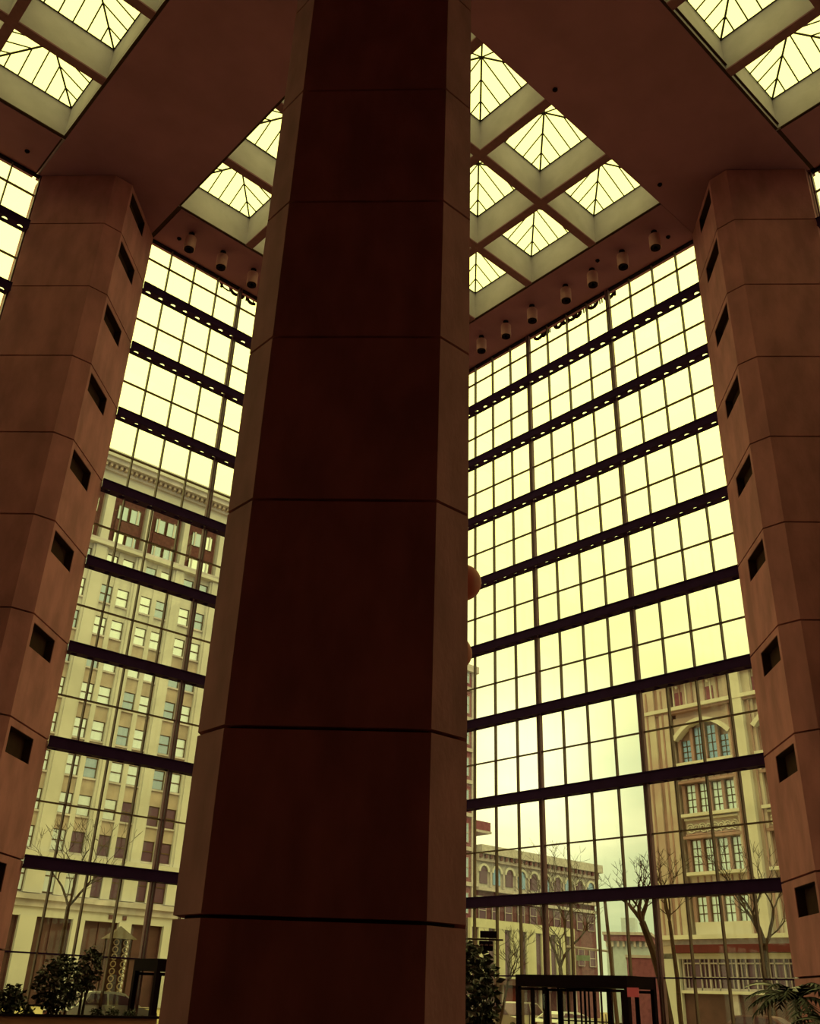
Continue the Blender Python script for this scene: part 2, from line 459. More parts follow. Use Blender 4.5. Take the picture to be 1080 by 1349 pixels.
def glass_wall(name, label, loc, rz, u0, nb, pitch=6.11, ubeam=None, fine=True, door_bay=None):
    t = structure(name, label, loc, rz)
    u1 = u0 + nb * pitch
    rows = [0.0, 1.1 + EYE]
    for i, z in enumerate(BEAM):
        rows.append(z)
        nxt = BEAM[i + 1] if i + 1 < len(BEAM) else CEIL
        rows.append((z + nxt) / 2 if i + 1 < len(BEAM) else CEIL - 1.35)
    rows.append(CEIL)
    ub0, ub1 = (ubeam or (u0, u1))
    ncell = int(round((ub1 - ub0) / (pitch / 8)))
    plate = beam_plate(ub1 - ub0, ncell, 'beam_shelf')
    for z in BEAM:
        b = obj('beam', MB().box(ub0, ub1, -0.42, -0.38, z - 0.25, z + 0.23).box(ub0, ub1, -0.46, -0.42, z + 0.19, z + 0.23).box(ub0, ub1, -0.46, -0.42, z - 0.25, z - 0.21).box(ub0, ub1, -.05, .06, z - 0.25, z - 0.10), BRONZE, t)
        put('beam_shelf', plate, b, (ub0, 0, z - 0.25))
    for z in rows[1:-1]:
        if z in BEAM: continue
        bx('transom', MULL if z > 3 else BRONZE, t, u0, u1, -0.07, 0.05, z - 0.03, z + 0.03)
    bx('head_channel', BLACK, t, u0, u1, -0.12, 0.08, CEIL - 0.10, CEIL)
    bx('sill', BLACK, t, u0, u1, -0.12, 0.08, 0, 0.12)
    for b in range(nb + 1):
        u = u0 + b * pitch
        for s in (-1, 1):
            bx('post', POSTM, t, u + s * 0.075 - 0.04, u + s * 0.075 + 0.04, -0.14, 0.06, 0, CEIL - .002)
    pw_ = pitch / 4
    for b in range(nb):
        for k in range(4):
            ua = u0 + b * pitch + k * pw_
            if k: bx('mullion', MULL, t, ua - 0.03, ua + 0.03, -0.11, 0.06, 0 if not (door_bay == b) else rows[1], CEIL)
            if not fine: continue
            for r in range(len(rows) - 1):
                if r == 0 and door_bay == b: continue
                bx('pane', GLASS, t, ua + 0.01, ua + pw_ - 0.01, -0.012, 0.0, rows[r] + 0.01, rows[r + 1] - 0.01)
    if not fine:
        g = MB()
        for r in range(len(rows) - 1):
            for b in range(nb * 4): g.box(u0 + b * pw_ + .01, u0 + (b + 1) * pw_ - .01, -0.012, 0, rows[r] + .01, rows[r + 1] - .01)
        o = obj('pane', g, GLASS, t); o['kind'] = 'stuff'
    return t

# right wall: local x runs towards -y
glass_wall('window_1', 'tall gridded glass wall to the right of the central pillar', (WX, 0, 0), -math.pi / 2, -37.18, 3, ubeam=(-37.25, -18.9), door_bay=1)
glass_wall('window_2', 'tall gridded glass wall to the left of the central pillar', (0, WY, 0), 0, 15.36, 3, ubeam=(15.5, 33.85), door_bay=1)
glass_wall('window_3', 'strip of glass wall past the right-hand pillar', (WX, 0, 0), -math.pi / 2, -12.55, 3, ubeam=(-12.6, 5.8), fine=True)
glass_wall('window_4', 'strip of glass wall past the left-hand pillar', (0, WY, 0), 0, -9.14, 3, ubeam=(-9.2, 9.15), fine=True)

# ------------------------------------------------------------------ ceiling cans, sprinkler dots
CANM = mat('can_plaster', (0.62, 0.33, 0.36), 0.7, 0.05)
def can(x, y, label):
    t = thing('ceiling_can_light', label, 'light', (x, y, CEIL), 0, 'can lights hanging below the ceiling edge')
    obj('shade', MB().lathe([(0.0, -0.32), (0.30, -0.32), (0.31, -0.36), (0.31, -1.12), (0.25, -1.12), (0.20, -0.8), (0, -0.8)], 20), CANM, t)
    obj('stem', MB().tube((0, 0, 0), (0, 0, -0.33), 0.05).lathe([(0, 0), (0.16, 0), (0.16, -0.05), (0, -0.05)], 16), BLACK, t)
    obj('baffle', MB().lathe([(0.27, -1.121), (0.27, -1.18), (0.10, -1.13), (0.09, -0.95), (0, -0.95)], 20), BLACK, t)
names = ['first', 'second', 'third', 'fourth', 'fifth', 'sixth', 'seventh', 'eighth']
for i, y in enumerate((20.3, 22.4, 24.47, 26.4, 28.97, 31.08, 33.15, 35.2)):
    can(34.9, y, f'can light under ceiling along right glass wall, {names[i]} from the right pillar')
for i, x in enumerate((16.95, 19.0, 21.07, 23.15, 25.7, 27.8, 29.9, 32.0)):
    can(x, 38.2, f'can light under ceiling along left glass wall, {names[i]} from the left pillar')
for x, y, wh in ((24.11, 18.22, 'beside the upper skylights'), (32.31, 18.16, 'by the right corner of the middle skylights'), (35.77, 19.98, 'near the right pillar and can light'),
             (7.9, 38.98, 'above the left pillar'), (16.63, 39.02, 'beside the first left can light'), (34.54, 23.8, 'between can lights along the right glass')):
    tag(obj('ceiling_sprinkler', MB().lathe([(0, 0), (0.12, 0), (0.12, -0.04), (0.05, -0.07), (0.05, -0.13), (0, -0.13)], 12), BLACK, None, (x, y, CEIL)),
        f'small black sprinkler on the ceiling {wh}', 'sprinkler', 'sprinklers on the ceiling')

# ------------------------------------------------------------------ hanging sign letters behind the top of the glass
def arc(mb, cx, cz, r, a0, a1, t=0.10, n=10):
    pts = [(cx + r * math.cos(math.radians(a0 + (a1 - a0) * i / n)), 0, cz + r * math.sin(math.radians(a0 + (a1 - a0) * i / n))) for i in range(n + 1)]
    for p, q in zip(pts, pts[1:]): mb.tube(p, q, t, n=5)
    return mb
def glyph(kind, h):
    m = MB(); r = h * 0.28
    if kind == 'o': arc(m, 0, r, r, 0, 360)
    elif kind == 'c': arc(m, 0, r, r, 50, 310)
    elif kind == 'l': m.tube((0, 0, 0), (0, 0, h), 0.09, n=5)
    elif kind == 'n': m.tube((-r * .8, 0, 0), (-r * .8, 0, 2 * r), 0.045, n=5); arc(m, 0, r * 1.15, r * .8, 0, 180); m.tube((r * .8, 0, 0), (r * .8, 0, r * 1.2), 0.045, n=5)
    elif kind == 'u': arc(m, 0, r * .8, r * .8, 180, 360); m.tube((-r * .8, 0, r * .8), (-r * .8, 0, 2 * r), 0.045, n=5); m.tube((r * .8, 0, 0), (r * .8, 0, 2 * r), 0.045, n=5)
    elif kind == 's': arc(m, 0, r * 1.5, r * .5, 20, 270); arc(m, 0, r * .5, r * .5, -160, 90)
    elif kind == 'C': arc(m, 0, h * .5, h * .5, 60, 300, 0.05)
    elif kind == 'i': m.tube((0, 0, 0), (0, 0, 2 * r), 0.05, n=5)
    return m
sg = thing('sign_lettering', 'dark lettering silhouetted along the top of the right glass wall', 'sign', (WX + 0.55, 0, CEIL - 0.08), -math.pi / 2)
u = -30.7
for k, h in zip('.osinulcounnonnol'[1:], [1.25] * 20):
    g = glyph(k, h); obj('letter', g, BLACK, sg, (u, 0, 0.0)); u += 0.40 if k != 'l' else .25
obj('mounting_rail', MB().box(-31.0, -24.9, -.03, .03, 0.55, 0.62), BLACK, sg)
obj('hanger', MB().box(-31.0, -24.9, -.21, .02, 0.5, 0.56), BLACK, sg)
sg = thing('sign_lettering', 'dark lettering silhouetted along the top of the left glass wall', 'sign', (0, WY + 0.55, CEIL - 0.08), 0)
u = 20.5
for k in 'lCosicnouns':
    g = glyph(k, 1.3); obj('letter', g, BLACK, sg, (u, 0, 0.0)); u += 0.55 if k == 'C' else 0.4
obj('mounting_rail', MB().box(20.3, 25.2, -.03, .03, 0.55, 0.62), BLACK, sg)
obj('hanger', MB().box(20.3, 25.15, -.21, .02, 0.5, 0.56), BLACK, sg)
# ------------------------------------------------------------------ ground outside
ASPH = mat('asphalt', (0.20, 0.14, 0.09), 0.8, 0.1, 2)
PAVE = mat('paving', (0.38, 0.30, 0.17), 0.8, 0.1, 2)
g = structure('street', 'paved street and plaza outside the glass')
obj('paving', MB().box(WX + .1, 74.5, -60, 88, -0.5, -0.06).box(-60, WX + .1, WY + .1, 90, -0.5, -0.06), PAVE, g)
obj('roadway', MB().box(74.5, 260, -60, 300, -0.6, -0.14).box(-60, 74.5, 88, 93, -.6, -.14).box(-60, 74.5, 93, 300, -0.6, -0.14), ASPH, g)

# ------------------------------------------------------------------ facade helpers
CREAM = mat('cream_limestone', (0.528, 0.504, 0.56), 0.85, 0.10, 0.25, bump=0.1)
CREAM2 = mat('weathered_limestone', (0.464, 0.416, 0.506), 0.85, 0.22, 0.5, bump=0.1)
SPAN = mat('tan_spandrel', (0.4, 0.32, 0.33), 0.85, 0.15, 0.6)
DKBR = mat('dark_red_brick', (0.104, 0.036, 0.0455), 0.9, 0.2, 3)
SHOP = mat('shop_front_dark', (0.085, 0.034, 0.042), 0.5, 0.2, 0.8)
FRAMEM = mat('window_frame_dark', (0.10, 0.055, 0.035), 0.6, 0.1)
def pane_mat(name, col, glossy=0.6, rough=0.08):
    m = bpy.data.materials.new(name); m.use_nodes = True; t = m.node_tree; b = t.nodes['Principled BSDF']
    b.inputs['Base Color'].default_value = (*col, 1); b.inputs['Roughness'].default_value = rough
    b.inputs['Metallic'].default_value = glossy; b.inputs['Specular IOR Level'].default_value = 0.5
    MATS[name] = m; return m
PALE = pane_mat('pale_blind_glass', (0.74, 0.80, 0.9), 0.55, 0.25)
GREY = pane_mat('greyish_glass', (0.38, 0.46, 0.62), 0.5, 0.2)
DARKP = pane_mat('dark_glass', (0.12, 0.055, 0.11), 0.3, 0.3)
TEAL = pane_mat('blue_grey_glass', (0.24, 0.36, 0.60), 0.5, 0.25)

def sash(b, x0, x1, z0, z1, y, m, fm=FRAMEM, rail=True, t=0.07):
    """one double-hung window with its pane"""
    f = MB().box(x0, x0 + t, y, y + .12, z0, z1).box(x1 - t, x1, y, y + .12, z0, z1).box(x0 + t, x1 - t, y, y + .12, z0, z0 + t).box(x0 + t, x1 - t, y, y + .12, z1 - t, z1)
    if rail: f.box(x0 + t, x1 - t, y - .02, y + .1, (z0 + z1) / 2 - .05, (z0 + z1) / 2 + .05)
    w_ = obj('window', f, fm, b)
    bx('pane', m, w_, x0 + t, x1 - t, y + .06, y + .09, z0 + t, z1 - t)
    return w_

# ------------------------------------------------------------------ cream office tower across the street (left)
K = 93 / 70
rnd = random.Random(4)
bt = thing('office_tower', 'cream stone office tower across the street, seen left of the central pillar', 'building', (0, 93, 0), 0)
zc = lambda z: z * K + EYE
cent = [c * K for c in (15.3, 18.9, 22.6, 26.35, 30.2, 33.75, 37.4)]
XL, XR = 12.9 * K, 40.0 * K
obj('body', MB().box(XL, XR, 0.6, 20, 0, zc(39.3)), SPAN, bt)
tops = [10.12, 12.72, 15.5, 18.32, 21.07, 23.8, 26.55, 29.3, 32.0]
wh = 1.5
for ci, c in enumerate(cent):
    # pier between this bay and the next, in three fins
    nx = cent[ci + 1] if ci + 1 < len(cent) else XR + 1.25 * K
    x0, x1 = c + 1.28 * K, min(nx - 1.28 * K, XR) if ci + 1 < len(cent) else XR
    bx('pier', CREAM, bt, x0, x1, 0.0, 0.6, zc(8.4), zc(31.0 + 1.4))
    bx('pier', CREAM, bt, x0 + .25, x1 - .25, -0.18, 0.0, zc(8.4), zc(32.4))
    bx('mullion_pier', CREAM, bt, c - .2 * K, c + .2 * K, 0.15, 0.6, zc(8.4), zc(32.4))
    # spandrels
    lo = 8.4
    for ti, tp in enumerate(tops):
        for s in (-1, 1):
            xa, xb = sorted((c + s * .2 * K, c + s * 1.28 * K))
            bx('spandrel', SPAN if tp < 28 else CREAM, bt, xa, xb, 0.30, 0.6, zc(lo), zc(tp - wh))
            bx('window_sill', CREAM2, bt, xa, xb, 0.12, 0.6, zc(tp - wh) - .18, zc(tp - wh))
            q = rnd.random()
            m = PALE if q < .72 else GREY
            if ti == 0 and ci >= 4: m = DARKP if s > 0 or ci > 4 else PALE  # dark panes carry the hall's reflection as painted colour
            if ti == 0 and ci == 5: m = DARKP
            if ti == 1 and ci >= 5: m = DARKP if not (ci == 5 and s < 0) else PALE
            if ti in (5, 6, 7) and q > .5: m = GREY
            sash(bt, xa + .03, xb - .03, zc(tp - wh), zc(tp), 0.36, m)
        lo = tp
    bx('spandrel', CREAM, bt, c - 1.28 * K, c + 1.28 * K, 0.30, 0.6, zc(lo), zc(32.5))
    # upper two storeys, brick between wide cream piers
    bx('pier', CREAM, bt, x0 + .3 * K, x1 - .3 * K, -0.2, 0.6, zc(33.0), zc(37.6)) if x1 - x0 > 1 else None
    bx('brick_panel', DKBR, bt, c - 1.4 * K, c + 1.4 * K, 0.40, 0.6, zc(33.0), zc(37.6))
    for zt, hh in ((36.65, 1.35), (34.1, 1.35)):
        for s in (-1, 1):
            xa, xb = sorted((c + s * .08 * K, c + s * 1.05 * K))
            xm = (xa + xb) / 2 + s * .25
            sash(bt, min(xa, xb), max(xa, xb), zc(zt - hh), zc(zt), 0.22, GREY if rnd.random() < .6 else PALE, rail=False)
            bx('window_bar', CREAM, bt, xm - .08, xm + .08, .18, .34, zc(zt - hh), zc(zt))
    bx('brick_band', DKBR, bt, c - 1.1 * K, c + 1.1 * K, 0.25, 0.6, zc(34.15), zc(35.25))
bx('cornice', CREAM, bt, XL, XR + .4, -.5, .6, zc(32.45), zc(32.7))
bx('cornice', CREAM2, bt, XL, XR + .2, -.25, .6, zc(32.7), zc(33.0))
bx('frieze', CREAM, bt, XL, XR, .0, .6, zc(37.6), zc(39.2))
bx('cornice', CREAM2, bt, XL, XR + 1.2, -1.2, .6, zc(39.75), zc(40.15))
bx('cornice', CREAM, bt, XL, XR + 1.5, -1.5, .6, zc(40.15), zc(40.75))
bx('cornice', CREAM2, bt, XL, XR + .4, -.4, .6, zc(39.2), zc(39.75))
d = MB(); x = XL
while x < XR + .8: d.box(x, x + .3, -.9, -.4, zc(39.42), zc(39.72)); x += .62
o = obj('dentils', d, SPAN, bt); o['kind'] = 'stuff'
bx('parapet', CREAM2, bt, XL, XR, -.3, .3, zc(40.75), zc(41.3))
bx('cornice', CREAM, bt, XL, XR + .6, -.7, .6, zc(8.05), zc(8.4))
bx('frieze', CREAM2, bt, XL, XR, .35, .6, zc(5.6), zc(5.75))
for ci, c in enumerate(cent):
    nx = cent[ci + 1] if ci + 1 < len(cent) else XR + 1.25 * K
    x0, x1 = c + 1.25 * K, min(nx - 1.25 * K, XR) if ci + 1 < len(cent) else XR
    bx('pier', CREAM, bt, x0, x1, -.1, .6, zc(5.7), zc(8.05))
    bx('mullion_pier', CREAM, bt, c - .35 * K, c + .35 * K, .1, .6, zc(5.7), zc(8.05))
    for s in (-1, 1):
        xa, xb = sorted((c + s * .3 * K, c + s * 1.25 * K))
        sash(bt, xa, xb, zc(5.8), zc(8.0), 0.3, PALE if ci < 5 else DARKP)  # reflection painted here too, as dark panes
    # street-level pillars and shop fronts
    x0, x1 = c + 1.33 * K, min(nx - 1.33 * K, XR) if ci + 1 < len(cent) else XR
    bx('shop_pillar', CREAM, bt, x0, x1, -.35, .6, 0, zc(4.25))
    w_ = obj('shop_front', MB().box(c - 1.33 * K, c + 1.33 * K, .35, .6, 0, zc(4.2)).box(c - 1.33 * K, c + 1.33 * K, .2, .35, zc(1.9), zc(2.1)).box(c - .06, c + .06, .2, .35, 0, zc(4.2)).box(c - 1.33 * K, c - 1.25 * K, .1, .35, 0, zc(4.2)).box(c + 1.25 * K, c + 1.33 * K, .1, .35, 0, zc(4.2)), SHOP, bt)
bx('cornice', CREAM2, bt, XL, XR + .5, -.8, .6, zc(5.25), zc(5.6))
bx('frieze', CREAM, bt, XL, XR, -.2, .6, zc(4.2), zc(4.8))
bx('cornice', CREAM2, bt, XL, XR + .3, -.45, .6, zc(4.8), zc(5.25))
bx('bronze_ornament', DKBR, bt, 34.2 * K, 34.5 * K, -.3, -.2, zc(4.4), zc(4.7)); bx('bronze_ornament', DKBR, bt, 35.3 * K, 35.6 * K, -.3, -.2, zc(4.4), zc(4.7))

# ------------------------------------------------------------------ red brick block and arcaded brick block further along the same street
BRICK = mat('red_brick', (0.204, 0.065, 0.119), 0.9, 0.15, 3)
BRICK2 = mat('brown_brick', (0.1425, 0.056, 0.09), 0.9, 0.2, 2)
SANDY = mat('sandy_trim', (0.435, 0.375, 0.46), 0.85, 0.1)
rb = thing('brick_building', 'tall red brick building with cream bands hard against the central pillar', 'building', (0, 93, 0), 0)
bxl, bxr = 74, 96.6
obj('body', MB().box(bxl, bxr, 0.4, 16, 0, 45), BRICK, rb)
for z in (10.8, 15.2, 19.6, 24.0, 28.4, 32.8, 37.2, 41.6):
    bx('stone_band', SANDY, rb, bxl, bxr + .15, .15, .4, z - .15, z + .35)
    for k in range(6):
        xx = bxr - 2.9 - k * 3.6
        sash(rb, xx, xx + 1.9, z + .9, z + 3.4, .28, GREY if k % 2 == 0 else DARKP, SANDY)
bx('stone_band', SANDY, rb, bxl, bxr + .5, -.2, .4, 44.2, 45.2)
bx('corner_pier', SANDY, rb, bxr - .5, bxr + .1, .2, .6, 6, 44.2)
obj('balcony_slab', MB().box(bxr, bxr + 3.2, .2, 3, 22.4, 23.6), BRICK, rb)
bx('stone_band', SANDY, rb, bxr, bxr + 3.3, .1, 3.1, 22.1, 22.4)

ab = thing('arcaded_building', 'brick building with a cream arcade of round arches and cornice', 'building', (0, 93, 0), 0)
ax0, ax1 = 97.0, 122.6
PALEST = mat('pale_arcade_stone', (0.416, 0.376, 0.441), 0.85, 0.15)
obj('body', MB().box(ax0, ax1, .5, 16, 0, 18.6), BRICK2, ab)
bx('cornice', PALEST, ab, ax0, ax1 + .8, -.8, .5, 19.3, 20.4)
bx('cornice', SANDY, ab, ax0, ax1 + .4, -.3, .5, 18.4, 19.3)
d = MB(); x = ax0
while x < ax1: d.box(x, x + .35, -.65, -.3, 18.75, 19.25); x += 1.0
o = obj('dentils', d, BRICK2, ab); o['kind'] = 'stuff'
bx('arcade_wall', PALEST, ab, ax0, ax1, .2, .5, 15.0, 18.4)
nA = 10; pA = (ax1 - ax0) / nA
for i in range(nA):
    cx = ax0 + (i + .5) * pA; f = MB()
    for k in range(8):
        a0, a1 = math.pi * k / 8, math.pi * (k + 1) / 8
        f.hull8([(cx + .75 * math.cos(a0), -.1, 17.1 + .75 * math.sin(a0)), (cx + .75 * math.cos(a1), -.1, 17.1 + .75 * math.sin(a1)), (cx + 1.05 * math.cos(a1), -.1, 17.1 + 1.05 * math.sin(a1)), (cx + 1.05 * math.cos(a0), -.1, 17.1 + 1.05 * math.sin(a0))],
                [(cx + .75 * math.cos(a0), .2, 17.1 + .75 * math.sin(a0)), (cx + .75 * math.cos(a1), .2, 17.1 + .75 * math.sin(a1)), (cx + 1.05 * math.cos(a1), .2, 17.1 + 1.05 * math.sin(a1)), (cx + 1.05 * math.cos(a0), .2, 17.1 + 1.05 * math.sin(a0))])
    obj('arch', f, CREAM, ab)
    w_ = MB(); pts = [(cx - .72, 15.6), (cx + .72, 15.6)] + [(cx + .72 * math.cos(math.pi * k / 8), 17.1 + .72 * math.sin(math.pi * k / 8)) for k in range(9)]
    b = len(w_.v); w_.v += [(p[0], .1, p[1]) for p in pts] + [(p[0], .2, p[1]) for p in pts]; n = len(pts)
    w_.f.append(tuple(range(n))); w_.f.append(tuple(range(2 * n - 1, n - 1, -1)))
    for k in range(n): w_.f.append((k, n + k, n + (k + 1) % n, (k + 1) % n))
    obj('arched_window', w_, TEAL if i % 2 else DARKP, ab)
    bx('column', SANDY, ab, cx + pA / 2 - .15, cx + pA / 2 + .15, -.1, .2, 15.2, 17.1)
    for zz in (11.2, 6.5):
        sash(ab, cx - .7, cx + .7, zz, zz + 2.2, .3, DARKP, SANDY)
bx('sill_band', SANDY, ab, ax0, ax1 + .2, -.25, .5, 14.7, 15.1)
bx('sill_band', PALEST, ab, ax0, ax1 + .2, 0, .5, 13.6, 14.0)

yb = thing('slotted_building', 'low pale yellow building with tall dark slot windows', 'building', (0, 90, 0), 0)
k9 = 90 / 70
YEL = mat('yellow_render', (0.512, 0.48, 0.42), 0.85, 0.06, 1)
yx0, yx1 = 72.0 * k9, 88.0 * k9
zt = 7.25 * k9 + EYE; zb_ = 2.05 * k9 + EYE
obj('body', MB().box(yx0, yx1, .45, 2.9, zb_, zt), SHOP, yb)
slots = [74.6 + 2.36 * i for i in range(-1, 6)]
prev = 72.0
for s in slots:
    bx('wall_panel', YEL, yb, prev * k9, s * k9, 0, .45, zb_, 6.45 * k9 + EYE)
    bx('slot_window', DARKP, yb, s * k9, (s + .95) * k9, .3, .45, zb_, 6.45 * k9 + EYE)
    prev = s + .95
bx('wall_panel', YEL, yb, prev * k9, yx1, 0, .45, zb_, 6.45 * k9 + EYE)
bx('parapet', YEL, yb, yx0, yx1, -.05, .45, 6.45 * k9 + EYE, zt)
bx('ground_floor', BRICK2, yb, yx0, yx1, .6, 2.9, 0, zb_)
bx('canopy', SHOP, yb, yx0, yx1, -1.6, .6, zb_ - .75, zb_ - .05)
for x in range(6): bx('canopy_post', SANDY, yb, yx0 + 1.5 + x * 3.6, yx0 + 1.85 + x * 3.6, -.6, -.3, 0, zb_ - .75)
REDP = mat('red_poster', (0.225, 0.03, 0.036), 0.6, 0.1)
tag(bx('shop_sign', REDP, None, yx0 + 6.4, yx0 + 9.4, 90.3, 90.5, .9, 3.2), 'dark red panel under the canopy of the pale yellow building', 'sign')

# ------------------------------------------------------------------ carved stone hall on the right, faces the right glass wall
GST = mat('gothic_stone', (0.528, 0.464, 0.484), 0.85, 0.16, 0.35, bump=0.15, col2=(0.42, 0.30, 0.34))
GST2 = mat('gothic_trim', (0.592, 0.552, 0.588), 0.85, 0.08, 0.4)
GST3 = mat('gothic_shaft', (0.323, 0.1955, 0.22), 0.85, 0.15, 0.6)
AWN = mat('red_awning', (0.1008, 0.012, 0.021), 0.7, 0.1)
KG = 72 / 70
gx = thing('gothic_hall', 'carved golden stone building with leaded windows beyond the right glass wall', 'building', (72, 0, 0), -math.pi / 2)
zg = lambda z: z * KG + EYE
U = lambda y: -y * KG                       # local x from the measured y
ue0, ue1 = U(46.8), U(8.0)
obj('body', MB().box(ue0 + .3, ue1, .9, 16, 0, zg(25.0)), GST, gx)
bx('corner_pier', GST, gx, ue0, U(45.7), -.3, 1.2, 0, zg(25.0))
bx('corner_shaft', GST3, gx, U(46.5), U(46.35), -.36, -.3, zg(5), zg(24.5)); bx('corner_shaft', GST3, gx, U(45.05), U(44.9), -.26, -.2, zg(5), zg(24.5))
bx('corner_shaft', GST3, gx, U(45.7), U(45.35), -.1, .9, zg(5), zg(25.0))
bx('corner_pier', GST, gx, U(45.35), U(44.45), -.2, .9, zg(5), zg(25.0))
def lights(b, x0, x1, z0, z1, n, y, m, arch=None, rows=4, cols=2):
    """a mullioned window with n leaded lights"""
    wdt = (x1 - x0) / n
    f = MB(); fz = lambda x: z1 if arch is None else z1 + arch * (1 - ((x - (x0 + x1) / 2) / ((x1 - x0) / 2)) ** 2)
    for i in range(n + 1):
        x = x0 + i * wdt; f.box(x - .13, x + .13, y - .25, y + .1, z0, fz(min(max(x, x0 + .3), x1 - .3)))
    w_ = obj('mullioned_window', f, GST3, b)
    for i in range(n):
        xa, xb = x0 + i * wdt + .13, x0 + (i + 1) * wdt - .13
        za = min(fz(xa), fz(xb)) - .05
        bx('pane', m if i % 3 else TEAL if arch is not None else m, w_, xa, xb, y, y + .04, z0, za)
        l = MB()
        for r in range(1, rows): zz = z0 + (za - z0) * r / rows; l.box(xa, xb, y - .04, y, zz - .035, zz + .035)
        for c in range(1, cols): xx = xa + (xb - xa) * c / cols; l.box(xx - .035, xx + .035, y - .04, y, z0, za)
        for e in (xa, xb - .08): l.box(e, e + .08, y - .05, y, z0, za)
        obj('leading', l, FRAMEM, w_)
bays = [(44.0, 39.2), (36.75, 31.95), (29.5, 24.7), (22.2, 17.4)]
LIT = pane_mat('pale_leaded_glass', (0.66, 0.78, 0.85), 0.45, 0.25)
for bi, (ya, yb_) in enumerate(bays):
    x0, x1 = U(ya), U(yb_); xc = (x0 + x1) / 2; hw = (x1 - x0) / 2
    # wall around the openings
    bx('wall_panel', GST, gx, x0, x1, .35, .9, zg(21.9), zg(25.0))
    bx('wall_panel', GST, gx, x0, x1, .35, .9, zg(16.5), zg(18.1))
    bx('wall_panel', GST, gx, x0, x1, .35, .9, zg(12.15), zg(14.05))
    bx('wall_panel', GST2, gx, x0, x1, .30, .9, zg(5.0), zg(6.0))
    bx('wall_panel', GST, gx, x0, x1, .35, .9, zg(8.5), zg(9.65))
    lights(gx, x0, x1, zg(18.2), zg(20.0), 4, .7, TEAL, arch=1.35 * KG)
    lights(gx, x0, x1, zg(14.1), zg(16.45), 4, .7, LIT)
    lights(gx, x0, x1, zg(9.65), zg(12.1), 4, .7, LIT)
    lights(gx, x0, x1, zg(6.0), zg(8.5), 4, .7, LIT)
    a = MB(); nS = 12
    def ap(t, off): x = -1 + 2 * t; return (xc + x * (hw + off), zg(20.0) + off + 1.35 * KG * (1 - x * x))
    for k in range(nS):
        t0, t1 = k / nS, (k + 1) / nS; p, q, r, s = ap(t0, .05), ap(t1, .05), ap(t1, .34), ap(t0, .34)
        a.hull8([(v[0], -.1, v[1]) for v in (p, q, r, s)], [(v[0], .7, v[1]) for v in (p, q, r, s)])
    obj('arch_moulding', a, GST2, gx)
    sp = MB()      # wall filling over the arch
    for k in range(nS):
        t0, t1 = k / nS, (k + 1) / nS; p, q = ap(t0, .3), ap(t1, .3); top = zg(22.0)
        sp.hull8([(p[0], .3, p[1]), (q[0], .3, q[1]), (q[0], .3, top), (p[0], .3, top)], [(p[0], .8, p[1]), (q[0], .8, q[1]), (q[0], .8, top), (p[0], .8, top)])
    obj('spandrel', sp, GST, gx)
    for zz in (14.05, 9.6, 18.15):
        bx('window_sill', GST2, gx, x0 - .3, x1 + .3, -.15, .9, zg(zz) - .25, zg(zz))
    bx('drip_moulding', GST3, gx, x0 - .2, x1 + .2, .05, .9, zg(16.5), zg(16.5) + .22)
    bx('drip_moulding', GST3, gx, x0 - .2, x1 + .2, .05, .9, zg(12.15), zg(12.15) + .22)
    for cv in range(8):                        # carved foliage panel
        cx = x0 + .45 + cv * (x1 - x0 - .9) / 7; m_ = MB()
        for s_ in range(2):
            pr = None
            for q_ in range(11):
                an = q_ * .55 + cv * 1.7 + s_ * math.pi; rr = .08 + q_ * .032
                pt = (cx + rr * math.cos(an), .30, zg(12.95) + rr * math.sin(an))
                if pr: m_.tube(pr, pt, .065, n=5)
                pr = pt
        obj('carved_scroll', m_, GST2, gx)
    for sgn in (0, 1):                       # small red panels with pale balls under the parapet
        c0 = U((43.55, 40.55)[sgn] - (44.0 - ya))
        bx('red_panel', BRICK, gx, c0 - .35, c0 + .35, .28, .36, zg(22.95), zg(24.2))
        lamp = MB().lathe([(0, -.14), (.1, -.1), (.14, 0), (.1, .1), (0, .14)], 10, (c0, .1, zg(24.6))); obj('pale_ball', lamp, GST2, gx)
    for kk in range(9):
        xr = x0 + kk * (x1 - x0) / 8
        bx('rib', GST3 if kk % 2 else GST2, gx, xr - .06, xr + .06, .22, .36, zg(22.9), zg(24.9))
        if 0 < kk < 8: bx('rib', GST3, gx, xr - .05, xr + .05, .27, .36, zg(16.8), zg(17.9)); bx('rib', GST3, gx, xr - .05, xr + .05, .27, .36, zg(8.6), zg(9.3))
    bx('string_course', GST3, gx, x0, x1, .15, .36, zg(17.0), zg(17.15)); bx('string_course', GST2, gx, x0, x1, .1, .36, zg(13.55), zg(13.7)); bx('string_course', GST3, gx, x0, x1, .1, .36, zg(12.4), zg(12.5))
    # pier to the next bay: two shafts and a centre strip
    xn = U(bays[bi + 1][0]) if bi + 1 < len(bays) else ue1
    bx('pier', GST, gx, x1, xn, .1, .9, zg(5), zg(25.0))
    bx('pier', GST2, gx, x1 + .75, xn - .75, -.35, .1, zg(5), zg(25.0))
    bx('shaft', GST3, gx, x1 + .25, x1 + .4, -.05, .1, zg(5), zg(22.5)); bx('shaft', GST3, gx, xn - .4, xn - .25, -.05, .1, zg(5), zg(22.5))
bx('string_course', GST2, gx, ue0 - .1, ue1, -.4, .9, zg(22.55), zg(22.85))
bx('string_course', GST3, gx, ue0, ue1, -.2, .9, zg(22.35), zg(22.55))
bx('parapet', GST2, gx, ue0 - .2, ue1, -.4, .9, zg(24.9), zg(25.3))
bx('cornice', GST2, gx, ue0 - .2, ue1, -.7, .9, zg(4.75), zg(5.05))
bx('fascia', SANDY, gx, ue0, ue1, -.35, .9, zg(4.35), zg(4.75))
